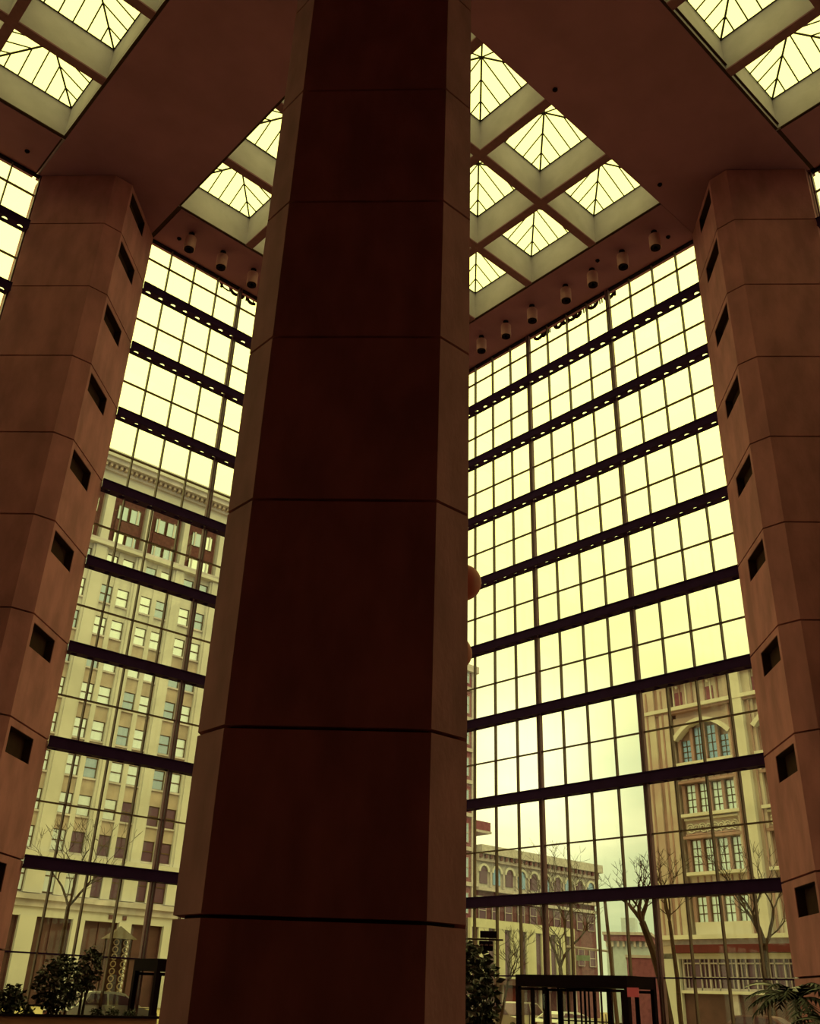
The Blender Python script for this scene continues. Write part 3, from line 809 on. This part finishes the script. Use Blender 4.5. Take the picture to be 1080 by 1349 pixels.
bx('awning', AWN, gx, U(45.6), ue1, -.9, -.2, zg(3.8), zg(4.35))
bx('lintel', GST2, gx, ue0, ue1, -.3, .9, zg(3.4), zg(3.78))
x = U(45.2)
while x < ue1 - 2.4:
    f = MB().box(x, x + .14, -.2, 0, zg(1.25), zg(3.4)).box(x, x + 2.3, -.15, 0, zg(1.25), zg(1.42)).box(x, x + 2.3, -.15, 0, zg(3.05), zg(3.15)).box(x, x + 2.3, -.15, 0, zg(2.1), zg(2.18)).box(x + .8, x + .88, -.15, 0, zg(1.25), zg(3.4)).box(x + 1.55, x + 1.63, -.15, 0, zg(1.25), zg(3.4)).box(x + .4, x + .45, -.12, 0, zg(1.25), zg(3.4)).box(x + 1.95, x + 2.0, -.12, 0, zg(1.25), zg(3.4))
    s_ = obj('shop_window', f, SANDY, gx); bx('pane', DARKP, s_, x, x + 2.3, .05, .1, zg(1.3), zg(3.4)); x += 2.32
bx('sill_band', GST2, gx, U(45.6), ue1, -.45, .9, zg(1.05), zg(1.25))
bx('shop_base', SHOP, gx, U(45.6), ue1, -.1, .9, 0, zg(1.05))
bx('door_pillar', SANDY, gx, U(41.2), U(40.7), -.3, -.1, 0, zg(1.05)); bx('corner_block', CREAM, gx, ue0 - .1, U(45.3), -.5, .9, 0, zg(3.4))

# far low buildings in the gap
PG = mat('pale_green_render', (0.44, 0.512, 0.693), 0.85, 0.05)
c = spot(832, 1290, 120, 0)
fb = thing('pale_far_building', 'pale low building with a dark bracketed cornice in the street gap', 'building', (c.x, c.y, 0), math.atan2(-c.x, c.y) - 0.10)
obj('body', MB().box(-2.6, 2.2, 0, 10, 0, 8.2), PG, fb); bx('cornice', BRICK, fb, -2.8, 2.4, -.5, 10, 8.2, 8.8); bx('cornice', SANDY, fb, -2.9, 2.6, -.7, 10, 8.8, 9.1)
for k in range(8): bx('bracket', SANDY, fb, -2.6 + k * .62, -2.35 + k * .62, -.35, 0, 7.6, 8.2)
obj('roof_house', MB().box(-1, .6, 2, 5, 9.1, 10.8), PG, fb)
c = spot(849, 1290, 105, 0)
f2 = thing('low_brick_shed', 'low reddish block behind the bare tree in the street gap', 'building', (c.x, c.y, 0), math.atan2(-c.x, c.y))
obj('body', MB().box(-1.6, 2.6, 0, 8, 0, 5.9), BRICK, f2); bx('coping', SANDY, f2, -1.7, 2.7, -.1, 8, 5.9, 6.15)

# ------------------------------------------------------------------ bare trees
BARK = mat('bark', (0.0562, 0.028, 0.0225), 0.9, 0.2, 5)
def tree(label, base, trunk, rad, seed, branch, lean=(0, 0), levels=6, spread=0.62, group='bare street trees'):
    r = random.Random(seed); t = thing('bare_tree', label, 'tree', tuple(base), 0, group)
    tr, brn = MB(), MB()
    def grow(p, d, length, rd, lv, mb, bend=.22):
        segs = 4 if lv > 1 else 3
        for s in range(segs):
            d2 = (d + Vector((r.uniform(-1, 1), r.uniform(-1, 1), r.uniform(-.35, .6))) * bend).normalized()
            q = p + d2 * (length / segs); r2 = rd * (1 - .32 * (s + 1) / segs)
            mb.tube(p, q, rd * (1 - .32 * s / segs), r2, 6 if lv > 3 else 4, False)
            if 1 < lv < levels and s < segs - 1 and r.random() < .55:
                sd = (d2 + Vector((r.uniform(-1, 1), r.uniform(-1, 1), r.uniform(-.2, .6)))).normalized()
                grow(q, sd, length * .6, r2 * .5, lv - 2 if lv > 2 else 1, brn, .35)
            p, d = q, d2
        if lv > 1:
            n = 2 if lv > 2 else 3
            if lv == levels: n = 3
            a0 = r.uniform(0, 6.28)
            for i in range(n):
                a = a0 + 2 * math.pi * i / n + r.uniform(-.4, .4)
                side = Vector((math.cos(a), math.sin(a), .2))
                nd = (d + side * spread * r.uniform(.8, 1.3)).normalized()
                grow(p, nd, (branch if lv == levels else length * r.uniform(.66, .84)), max(r2 * .7, .011), lv - 1, brn, .3)
    grow(Vector((0, 0, 0)), Vector((lean[0], lean[1], 1)).normalized(), trunk, rad, levels, tr, .09)
    obj('trunk', tr, BARK, t); obj('branches', brn, BARK, t)
    return t
tree('dark bare street tree with a thick trunk just left of the gothic hall corner', spot(884, 1345, 54, 0), 5.6, .26, 3, 1.15, (-.07, .04))
tree('bare tree with a slim straight trunk before the left part of the gothic hall', spot(897, 1340, 64, 0), 6.3, .16, 12, 1.4)
tree('bare tree with fine upright branches before the shop front of the gothic hall', spot(1020, 1340, 56, 0), 4.6, .22, 21, 1.9, (.02, .02))
tree('bare spreading tree in front of the arcaded brick building', spot(742, 1330, 64, 0), 3.6, .20, 5, 2.0, (.02, .0))
tree('faint tall bare tree far behind, over the roof of the arcaded building', spot(750, 1330, 84, 0), 7.6, .14, 44, 2.3)
tree('bare tree in front of the shop pillars of the cream tower', spot(64, 1345, 58, 0), 5.4, .16, 10, 1.7)
tree('small bare tree before the yellow slotted building', spot(655, 1335, 56, 0), 2.6, .10, 31, 1.0, (.3, .0))

# ------------------------------------------------------------------ street furniture
METAL = mat('dark_metal', (0.09, 0.045, 0.035), 0.5, 0.1)
c = spot(813, 1330, 60, 0)
ln = thing('street_lamp', 'tall street lamp pole with a drooping lamp head in the gap', 'street lamp', tuple(c), math.atan2(-c.x, c.y))
obj('pole', MB().tube((0, 0, 0), (-.35, 0, 7.2), .12, .09), METAL, ln)
obj('arm', MB().tube((-.35, 0, 7.1), (-.8, 0, 7.35), .04).tube((-.8, 0, 7.35), (-1.3, 0, 7.2), .04), METAL, ln)
obj('lamp_head', MB().lathe([(0, .28), (.2, .2), (.34, 0), (.22, -.08), (0, -.1)], 12, (-1.35, 0, 6.95)), METAL, ln)
SIGNG = mat('green_sign', (0.27, 0.378, 0.35), 0.5, 0.05)
tag(obj('street_sign', MB().box(-.38, .38, -.02, .02, -.14, .14), SIGNG, None, tuple(spot(768, 1262, 60)), math.atan2(-c.x, c.y)), 'small green street name sign hanging from the mast arm', 'sign')
ma = thing('mast_arm', 'pale horizontal mast arm reaching left from the street lamp pole', 'pole', tuple(spot(812, 1330, 60.3, 0)), math.atan2(-c.x, c.y))
obj('arm', MB().tube((-.05, 0, 4.35), (-2.6, 0, 4.55), .06), SANDY, ma); obj('post', MB().tube((0, 0, 0), (-.1, 0, 4.6), .09), METAL, ma)
c = spot(600, 1330, 50, 0)
tl = thing('traffic_light', 'traffic signal on a horizontal mast arm before the yellow building', 'traffic light', tuple(c), math.atan2(-c.x, c.y))
obj('mast', MB().tube((-.4, 0, 0), (-.4, 0, 4.7), .09).tube((-.4, 0, 4.25), (2.25, 0, 4.25), .045), METAL, tl)
hd = obj('signal_head', MB().box(1.15, 1.95, -.15, .15, 4.32, 4.62).box(1.1, 1.75, -.15, .15, 3.75, 4.18), BLACK, tl)
for k in range(3): obj('lens', MB().lathe([(0, .0), (.08, .0), (.08, .05), (0, .07)], 10, (1.22 + k * .22, -.18, 3.97)), BRICK2, hd)

# lattice kiosk beyond the left glass
c = spot(141, 1335, 50, 0)
LAT = mat('pale_lattice', (0.62, 0.50, 0.40), 0.7, 0.05)
kz = thing('lattice_tower', 'narrow lattice tower with a pyramid roof outside the left glass wall', 'tower', tuple(c), math.atan2(-c.x, c.y) + .3)
H_ = 3.6; ww = .46
for sx in (-1, 1):
    for sy in (-1, 1): obj('corner_post', MB().box(sx * ww - .04, sx * ww + .04, sy * ww - .04, sy * ww + .04, 0, H_), METAL, kz)
n_ = 11
for i in range(n_):
    z0, z1 = .3 + i * .3, .3 + (i + 1) * .3
    for sx in (-1, 1):
        obj('lattice_ring', arc(MB(), sx * .23, (z0 + z1) / 2, .12, 0, 360, .028, 8), LAT, kz, (0, -ww, 0))
    obj('lattice_brace', MB().tube((-ww, -ww, z0), (0, -ww, z1), .02, n=4).tube((ww, -ww, z0), (0, -ww, z1), .02, n=4), METAL, kz)
obj('roof', MB().prism([(-.66, -.66), (.66, -.66), (.66, .66), (-.66, .66)], H_, H_ + .55, [(-.02, -.02), (.02, -.02), (.02, .02), (-.02, .02)]), METAL, kz)
obj('base', MB().box(-.7, .7, -.7, .7, 0, .3), BRICK2, kz)
obj('inner_panel', MB().box(-ww + .08, ww - .08, -.06, .06, .3, H_), SHOP, kz)

# ------------------------------------------------------------------ cars
RUB = mat('tyre', (0.03, 0.02, 0.02), 0.8, 0.1)
def car(label, base, heading, col, name='car', tall=1.45):
    pm = mat('car_paint_' + label.split()[0], col, 0.3, 0.03, spec=0.6)
    t = thing('car', label, 'car', tuple(base), heading, 'cars on the street')
    prof = [(-2.2, .35), (-2.2, .78), (-1.95, .92), (-1.25, .98), (1.0, .98), (1.95, .82), (2.2, .66), (2.22, .35)]
    cab = [(-1.75, .97), (-1.2, tall - .04), (-.8, tall), (.2, tall), (.55, tall - .06), (1.35, .97)]
    b = MB(); n = len(prof)
    b.v += [(x, -.85, z) for x, z in prof] + [(x, .85, z) for x, z in prof]
    b.f += [tuple(range(n)), tuple(range(2 * n - 1, n - 1, -1))] + [(i, i + n, (i + 1) % n + n, (i + 1) % n) for i in range(n)]
    obj('body', b, pm, t)
    r_ = MB(); m = len(cab)
    r_.v += [(x, -.78 + .14 * (z > 1.1), z) for x, z in cab] + [(x, .78 - .14 * (z > 1.1), z) for x, z in cab]
    r_.f += [tuple(range(m)), tuple(range(2 * m - 1, m - 1, -1))] + [(i, i + m, (i + 1) % m + m, (i + 1) % m) for i in range(m)]
    cb = obj('cabin', r_, pm, t)
    for s in (-1, 1):
        g = MB().hull8([(-1.45, s * .80, 1.02), (-.35, s * .80, 1.02), (-.35, s * .66, tall - .08), (-1.1, s * .66, tall - .08)], [(-1.45, s * .76, 1.02), (-.35, s * .76, 1.02), (-.35, s * .62, tall - .08), (-1.1, s * .62, tall - .08)])
        obj('side_window', g, DARKP, cb)
        g = MB().hull8([(-.25, s * .80, 1.02), (1.1, s * .80, 1.02), (.5, s * .66, tall - .10), (-.25, s * .66, tall - .08)], [(-.25, s * .76, 1.02), (1.1, s * .76, 1.02), (.5, s * .62, tall - .10), (-.25, s * .62, tall - .08)])
        obj('side_window', g, DARKP, cb)
    obj('windscreen', MB().hull8([(1.37, -.66, 1.0), (1.37, .66, 1.0), (.62, .56, tall - .08), (.62, -.56, tall - .08)], [(1.33, -.66, .98), (1.33, .66, .98), (.58, .56, tall - .1), (.58, -.56, tall - .1)]), DARKP, cb)
    obj('rear_window', MB().hull8([(-1.77, -.66, 1.0), (-1.77, .66, 1.0), (-1.25, .56, tall - .08), (-1.25, -.56, tall - .08)], [(-1.7, -.66, .98), (-1.7, .66, .98), (-1.2, .56, tall - .1), (-1.2, -.56, tall - .1)]), DARKP, cb)
    for x in (-1.4, 1.4):
        for s in (-1, 1):
            obj('wheel', MB().tube((x, s * .62, .33), (x, s * .9, .33), .33, n=14), RUB, t)
    for x, m_ in ((2.2, CREAM), (-2.2, AWN)):
        for s in (-1, 1): obj('headlight' if x > 0 else 'tail_light', MB().box(x - .05, x + .05, s * .6 - .15, s * .6 + .15, .62, .75), m_, t)
car('white car parked outside the left glass wall by the lattice tower', spot(133, 1340, 46, -.06), .15, (0.70, 0.70, 0.80), tall=1.5)
car('tan car parked before the yellow slotted building', spot(640, 1340, 62, -.06), .1, (0.26, 0.19, 0.22), tall=1.7)
car('cream car seen left of the entrance vestibule', spot(690, 1340, 66, -.06), .1, (0.50, 0.45, 0.48), tall=1.7)
car('silver car seen through the entrance vestibule', spot(746, 1340, 60, -.06), .1, (0.62, 0.64, 0.75), tall=1.3)
car('brown car before the dark base of the gothic hall', spot(1008, 1340, 52, -.06), -1.4, (0.20, 0.09, 0.12), tall=1.5)

# ------------------------------------------------------------------ entrance vestibules set in the glass walls
EXITR = mat('exit_sign_red', (0.22, 0.03, 0.04), 0.5, 0.05, emit=(0.9, 0.12, 0.08, 0.16))
def vestibule(label, loc, rz, w_):
    t = thing('entrance_vestibule', label, 'entrance', loc, rz)
    d_ = 2.3; zt = 1.1 + EYE
    obj('header', MB().box(0, w_, -d_, -.32, zt - .45, zt), BLACK, t)
    for x in (0.0, w_ - .16):
        for ya in (-d_, -.52): obj('jamb', MB().box(x, x + .16, ya, ya + .2, 0, zt - .45), BLACK, t)
    # revolving drum in the middle
    cx = w_ / 2; r = 1.12
    dr = obj('revolving_drum', MB().lathe([(r, 2.2), (r + .06, 2.2), (r + .06, 2.24), (r, 2.24)], 28, (cx, -d_ / 2 - .1, 0)).lathe([(r, 0), (r + .06, 0), (r + .06, .08), (r, .08)], 28, (cx, -d_ / 2 - .1, 0)), BLACK, t)
    for k in range(6):
        a = math.pi / 6 + k * math.pi / 3
        obj('drum_post', MB().tube((cx + r * math.cos(a), -d_ / 2 - .1 + r * math.sin(a), 0), (cx + r * math.cos(a), -d_ / 2 - .1 + r * math.sin(a), 2.24), .045, n=6), BLACK, dr)
    rv = obj('revolving_door', MB().tube((cx, -d_ / 2 - .1, 0), (cx, -d_ / 2 - .1, 2.2), .05, n=8), BLACK, t)
    for k in range(4):
        a = .5 + k * math.pi / 2; c_, s_ = math.cos(a), math.sin(a); f = MB()
        P = lambda rr, z: (cx + rr * c_, -d_ / 2 - .1 + rr * s_, z)
        f.tube(P(.05, .1), P(1.02, .1), .05, n=4).tube(P(.05, 2.15), P(1.02, 2.15), .05, n=4).tube(P(1.02, .1), P(1.02, 2.15), .04, n=4).tube(P(.05, 1.0), P(1.02, 1.0), .03, n=4)
        obj('door_wing', f, BLACK, rv)
    # swing doors on both sides
    for x0, x1 in ((.16, cx - r - .1), (cx + r + .1, w_ - .16)):
        if x1 - x0 < .5: continue
        xm = (x0 + x1) / 2
        for a, b in ((x0, xm), (xm, x1)) if x1 - x0 > 1.3 else ((x0, x1),):
            f = obj('door', MB().box(a, a + .09, -d_, -d_ + .06, 0, 2.2).box(b - .09, b, -d_, -d_ + .06, 0, 2.2).box(a, b, -d_, -d_ + .06, 2.1, 2.2).box(a, b, -d_, -d_ + .06, 0, .25), BLACK, t)
            bx('pane', GLASS, f, a + .09, b - .09, -d_ + .02, -d_ + .032, .25, 2.1)
            obj('handle', MB().tube((b - .14, -d_ - .05, .8), (b - .14, -d_ - .05, 1.3), .02, n=6), SANDY, f)
            f = obj('door', MB().box(a, a + .09, -.4, -.34, 0, 2.2).box(b - .09, b, -.4, -.34, 0, 2.2).box(a, b, -.4, -.34, 2.1, 2.2).box(a, b, -.4, -.34, 0, .25), BLACK, t)
            bx('pane', GLASS, f, a + .09, b - .09, -.38, -.368, .25, 2.1)
    return t
v = vestibule('black framed revolving door entrance in the right glass wall', (WX, 31.07 - .1, 0), -math.pi / 2, 5.9)
tag(obj('exit_sign', MB().box(-.24, .24, -.04, .04, -.32, 0.001), EXITR, None, (spot(834, 1310, 41).x, spot(834, 1310, 41).y, 1.1 + EYE - .45), -math.pi / 2), 'glowing red sign inside the right revolving door entrance', 'sign')
v = vestibule('black framed revolving door entrance in the left glass wall', (21.0, WY, 0), 0, 6.5)
tag(obj('exit_light', MB().lathe([(0, .12), (.1, .08), (.14, 0), (.1, -.08), (0, -.12)], 12), EXITR, None, (22.75, WY - 2.44, 2.46)), 'small red light on the header of the left entrance', 'light')

# ------------------------------------------------------------------ globe lamp behind the central pillar
GLOBE = mat('terracotta_globe', (0.50, 0.13, 0.12), 0.6, 0.04, spec=0.4)
g1, g2 = spot(610, 767.5, 25.5), spot(598.5, 860.5, 25.5)
b0 = Vector((g1.x - .75, g1.y + .75, 0))
b0 = spot(575, 1300, 26.0, 0)
gl = thing('globe_lamp', 'tall lamp standard with terracotta globes peeking out behind the central pillar', 'lamp', tuple(b0), 0)
def sph(c, r, n=24):
    return MB().lathe([(r * math.sin(math.pi * k / 14), -r * math.cos(math.pi * k / 14)) for k in range(15)], n, c)
obj('pole', MB().tube((0, 0, 0), (0, 0, g1.z + .9), .1, .07, 10), METAL, gl)
obj('foot', MB().lathe([(0, .3), (.16, .28), (.3, .06), (.34, 0), (0, 0)], 16), METAL, gl)
for g_ in (g1, g2):
    l = g_ - b0
    obj('arm', MB().tube((0, 0, l.z + .15), (l.x, l.y, l.z + .35), .035).tube((l.x, l.y, l.z + .35), (l.x, l.y, l.z), .03), METAL, gl)
    obj('globe', sph(tuple(l), .535 if g_ is g1 else .50), GLOBE, gl, smooth=True)

# ------------------------------------------------------------------ planters and indoor plants
LEAF = mat('dark_leaf', (0.026, 0.024, 0.016), 0.5, 0.3, 6, spec=0.35)
LEAF2 = mat('pale_leaf', (0.22, 0.20, 0.2), 0.35, 0.3, 6, spec=0.6)
PLANT = mat('planter_wall', (0.42, 0.19, 0.13), 0.8, 0.08, 1)
def leaves(n, rx, ry, rz, zc_, size, seed, shell=.55):
    r = random.Random(seed); m = MB()
    for i in range(n):
        while True:
            p = Vector((r.uniform(-1, 1), r.uniform(-1, 1), r.uniform(-1, 1)))
            if shell < p.length < 1: break
        c = Vector((p.x * rx, p.y * ry, zc_ + p.z * rz)); a = Vector((r.gauss(0, 1), r.gauss(0, 1), r.gauss(-.3, .6))).normalized()
        b = a.orthogonal().normalized(); b = (b * math.cos(r.uniform(0, 6)) + a.cross(b) * math.sin(r.uniform(0, 6))).normalized(); s = size * r.uniform(.6, 1.3); n_ = a.cross(b) * s * .12
        k = len(m.v); m.v += [tuple(c), tuple(c + a * s * .5 + b * s * .25 + n_), tuple(c + a * s), tuple(c + a * s * .5 - b * s * .25 + n_)]
        m.f.append((k, k + 1, k + 2, k + 3))
    return m
def shrub(label, base, w_, h, trunk, n, seed, name='potted_fig', cat='plant', size=.22):
    t = thing(name, label, cat, tuple(base), 0)
    m = MB(); r = random.Random(seed)
    top = Vector((0, 0, trunk + h * .3))
    for k in range(3):
        o = Vector((r.uniform(-.12, .12), r.uniform(-.12, .12), 0)); m.tube(o, (o.x * 2 + r.uniform(-.1, .1), o.y * 2, trunk + h * .5), .05, .025, 6)
        for q in range(3):
            a = r.uniform(0, 6.28); m.tube((o.x * 1.5, o.y * 1.5, trunk * (.6 + .2 * q)), (w_ * .35 * math.cos(a), w_ * .35 * math.sin(a), trunk + h * .45), .022, .01, 5)
    obj('stem', m, BARK, t)
    o = obj('foliage', leaves(n, w_ / 2, w_ / 2, h / 2, trunk + h / 2, size, seed), LEAF, t); o['kind'] = 'stuff'
    o = obj('pale_foliage', leaves(n // 4, w_ / 2 * 1.03, w_ / 2 * 1.03, h / 2 * 1.03, trunk + h / 2, size * .9, seed + 9, .8), LEAF2, t); o['kind'] = 'stuff'; o['label'] = 'paler glinting leaves'
    return t
# left planter, in front of the left glass wall
pl = thing('planter', 'long low terracotta coloured planter wall in front of the left glass wall', 'planter', (0, 0, 0), 0)
obj('wall', MB().box(13.8, 20.0, 35.6, 35.85, 0, .62).box(13.8, 20.0, 37.0, 37.2, 0, .62).box(13.8, 14.05, 35.85, 37.0, 0, .62).box(19.75, 20.0, 35.85, 37.0, 0, .62), PLANT, pl)
obj('coping', MB().box(13.7, 20.1, 35.5, 35.9, .62, .7), BLACK, pl)
obj('soil', MB().box(14.05, 19.75, 35.85, 37.0, .3, .45), BARK, pl)
shrub('round dark leafed tree in the left planter with glinting leaves', (16.35, 36.4, .45), 1.7, 1.8, .3, 900, 3)
shrub('slender taller plant in the left planter beside the round dark tree', (17.45, 36.5, .45), .7, 1.5, 1.0, 260, 5, 'slender_plant')
shrub('dark bush at the left end of the left planter', (14.75, 36.4, .45), .8, .9, .2, 350, 6, 'leafy_bush', 'bush')
for i, x in enumerate((14.2, 15.3, 17.9, 18.5, 19.2)):
    shrub(f'low spiky plant on the planter soil, {names[i]} from the left pillar', (x, 36.2, .45), .45, .45, .02, 130, 20 + i, 'low_plant', size=.16)
# tree by the central pillar
shrub('tall dark leafy tree inside the glass, right beside the central pillar', spot(612, 1330, 31, 0), 1.9, 3.0, .2, 1400, 13, 'weeping_fig', 'plant', .26)
# palm by the right pillar
def palm(label, base, h, n, fl_, seed, name='palm'):
    r = random.Random(seed); t = thing(name, label, 'plant', tuple(base), 0)
    obj('stem', MB().tube((0, 0, 0), (.05, 0, h), .12, .08, 8), BARK, t)
    for i in range(n):
        a = 2 * math.pi * i / n + r.uniform(-.2, .2); up = r.uniform(.3, 1.2); m = MB(); p = Vector((0, 0, h)); d = Vector((math.cos(a), math.sin(a), up)).normalized()
        for s in range(9):
            q = p + d * fl_ / 9; m.tube(p, q, .02, .014, 4, False)
            side = d.cross(Vector((0, 0, 1))).normalized()
            for sg_ in (-1, 1):
                tip = q + (side * sg_ + d * .7 - Vector((0, 0, .35))).normalized() * fl_ * .28 * math.sin(math.pi * (s + 1.5) / 11)
                b = len(m.v); m.v += [tuple(p), tuple(q), tuple(tip)]; m.f.append((b, b + 1, b + 2))
            d = (d - Vector((0, 0, .17))).normalized(); p = q
        obj('frond', m, LEAF if i % 7 else LEAF2, t)
    return t
palm('dark feathery palm before the foot of the right pillar', spot(1052, 1345, 34.5, 0), 1.9, 24, 1.6, 2)
palm('second smaller palm partly cut by the right edge of the photo', spot(1092, 1345, 32.0, 0), 1.3, 14, 1.3, 7)
pl = thing('planter', 'low planter around the palms at the foot of the right pillar', 'planter', (0, 0, 0), 0)
q = spot(1070, 1345, 33.5, 0)
obj('wall', MB().box(q.x - 2.2, q.x + 1.8, q.y - 2.0, q.y - 1.8, 0, .7).box(q.x - 2.2, q.x - 2.0, q.y - 1.8, q.y + 1.9, 0, .7).box(q.x - 2.0, q.x + 1.8, q.y + 1.7, q.y + 1.9, 0, .7), PLANT, pl)
obj('soil', MB().box(q.x - 2.0, q.x + 1.8, q.y - 1.8, q.y + 1.7, 0, .5), BARK, pl)
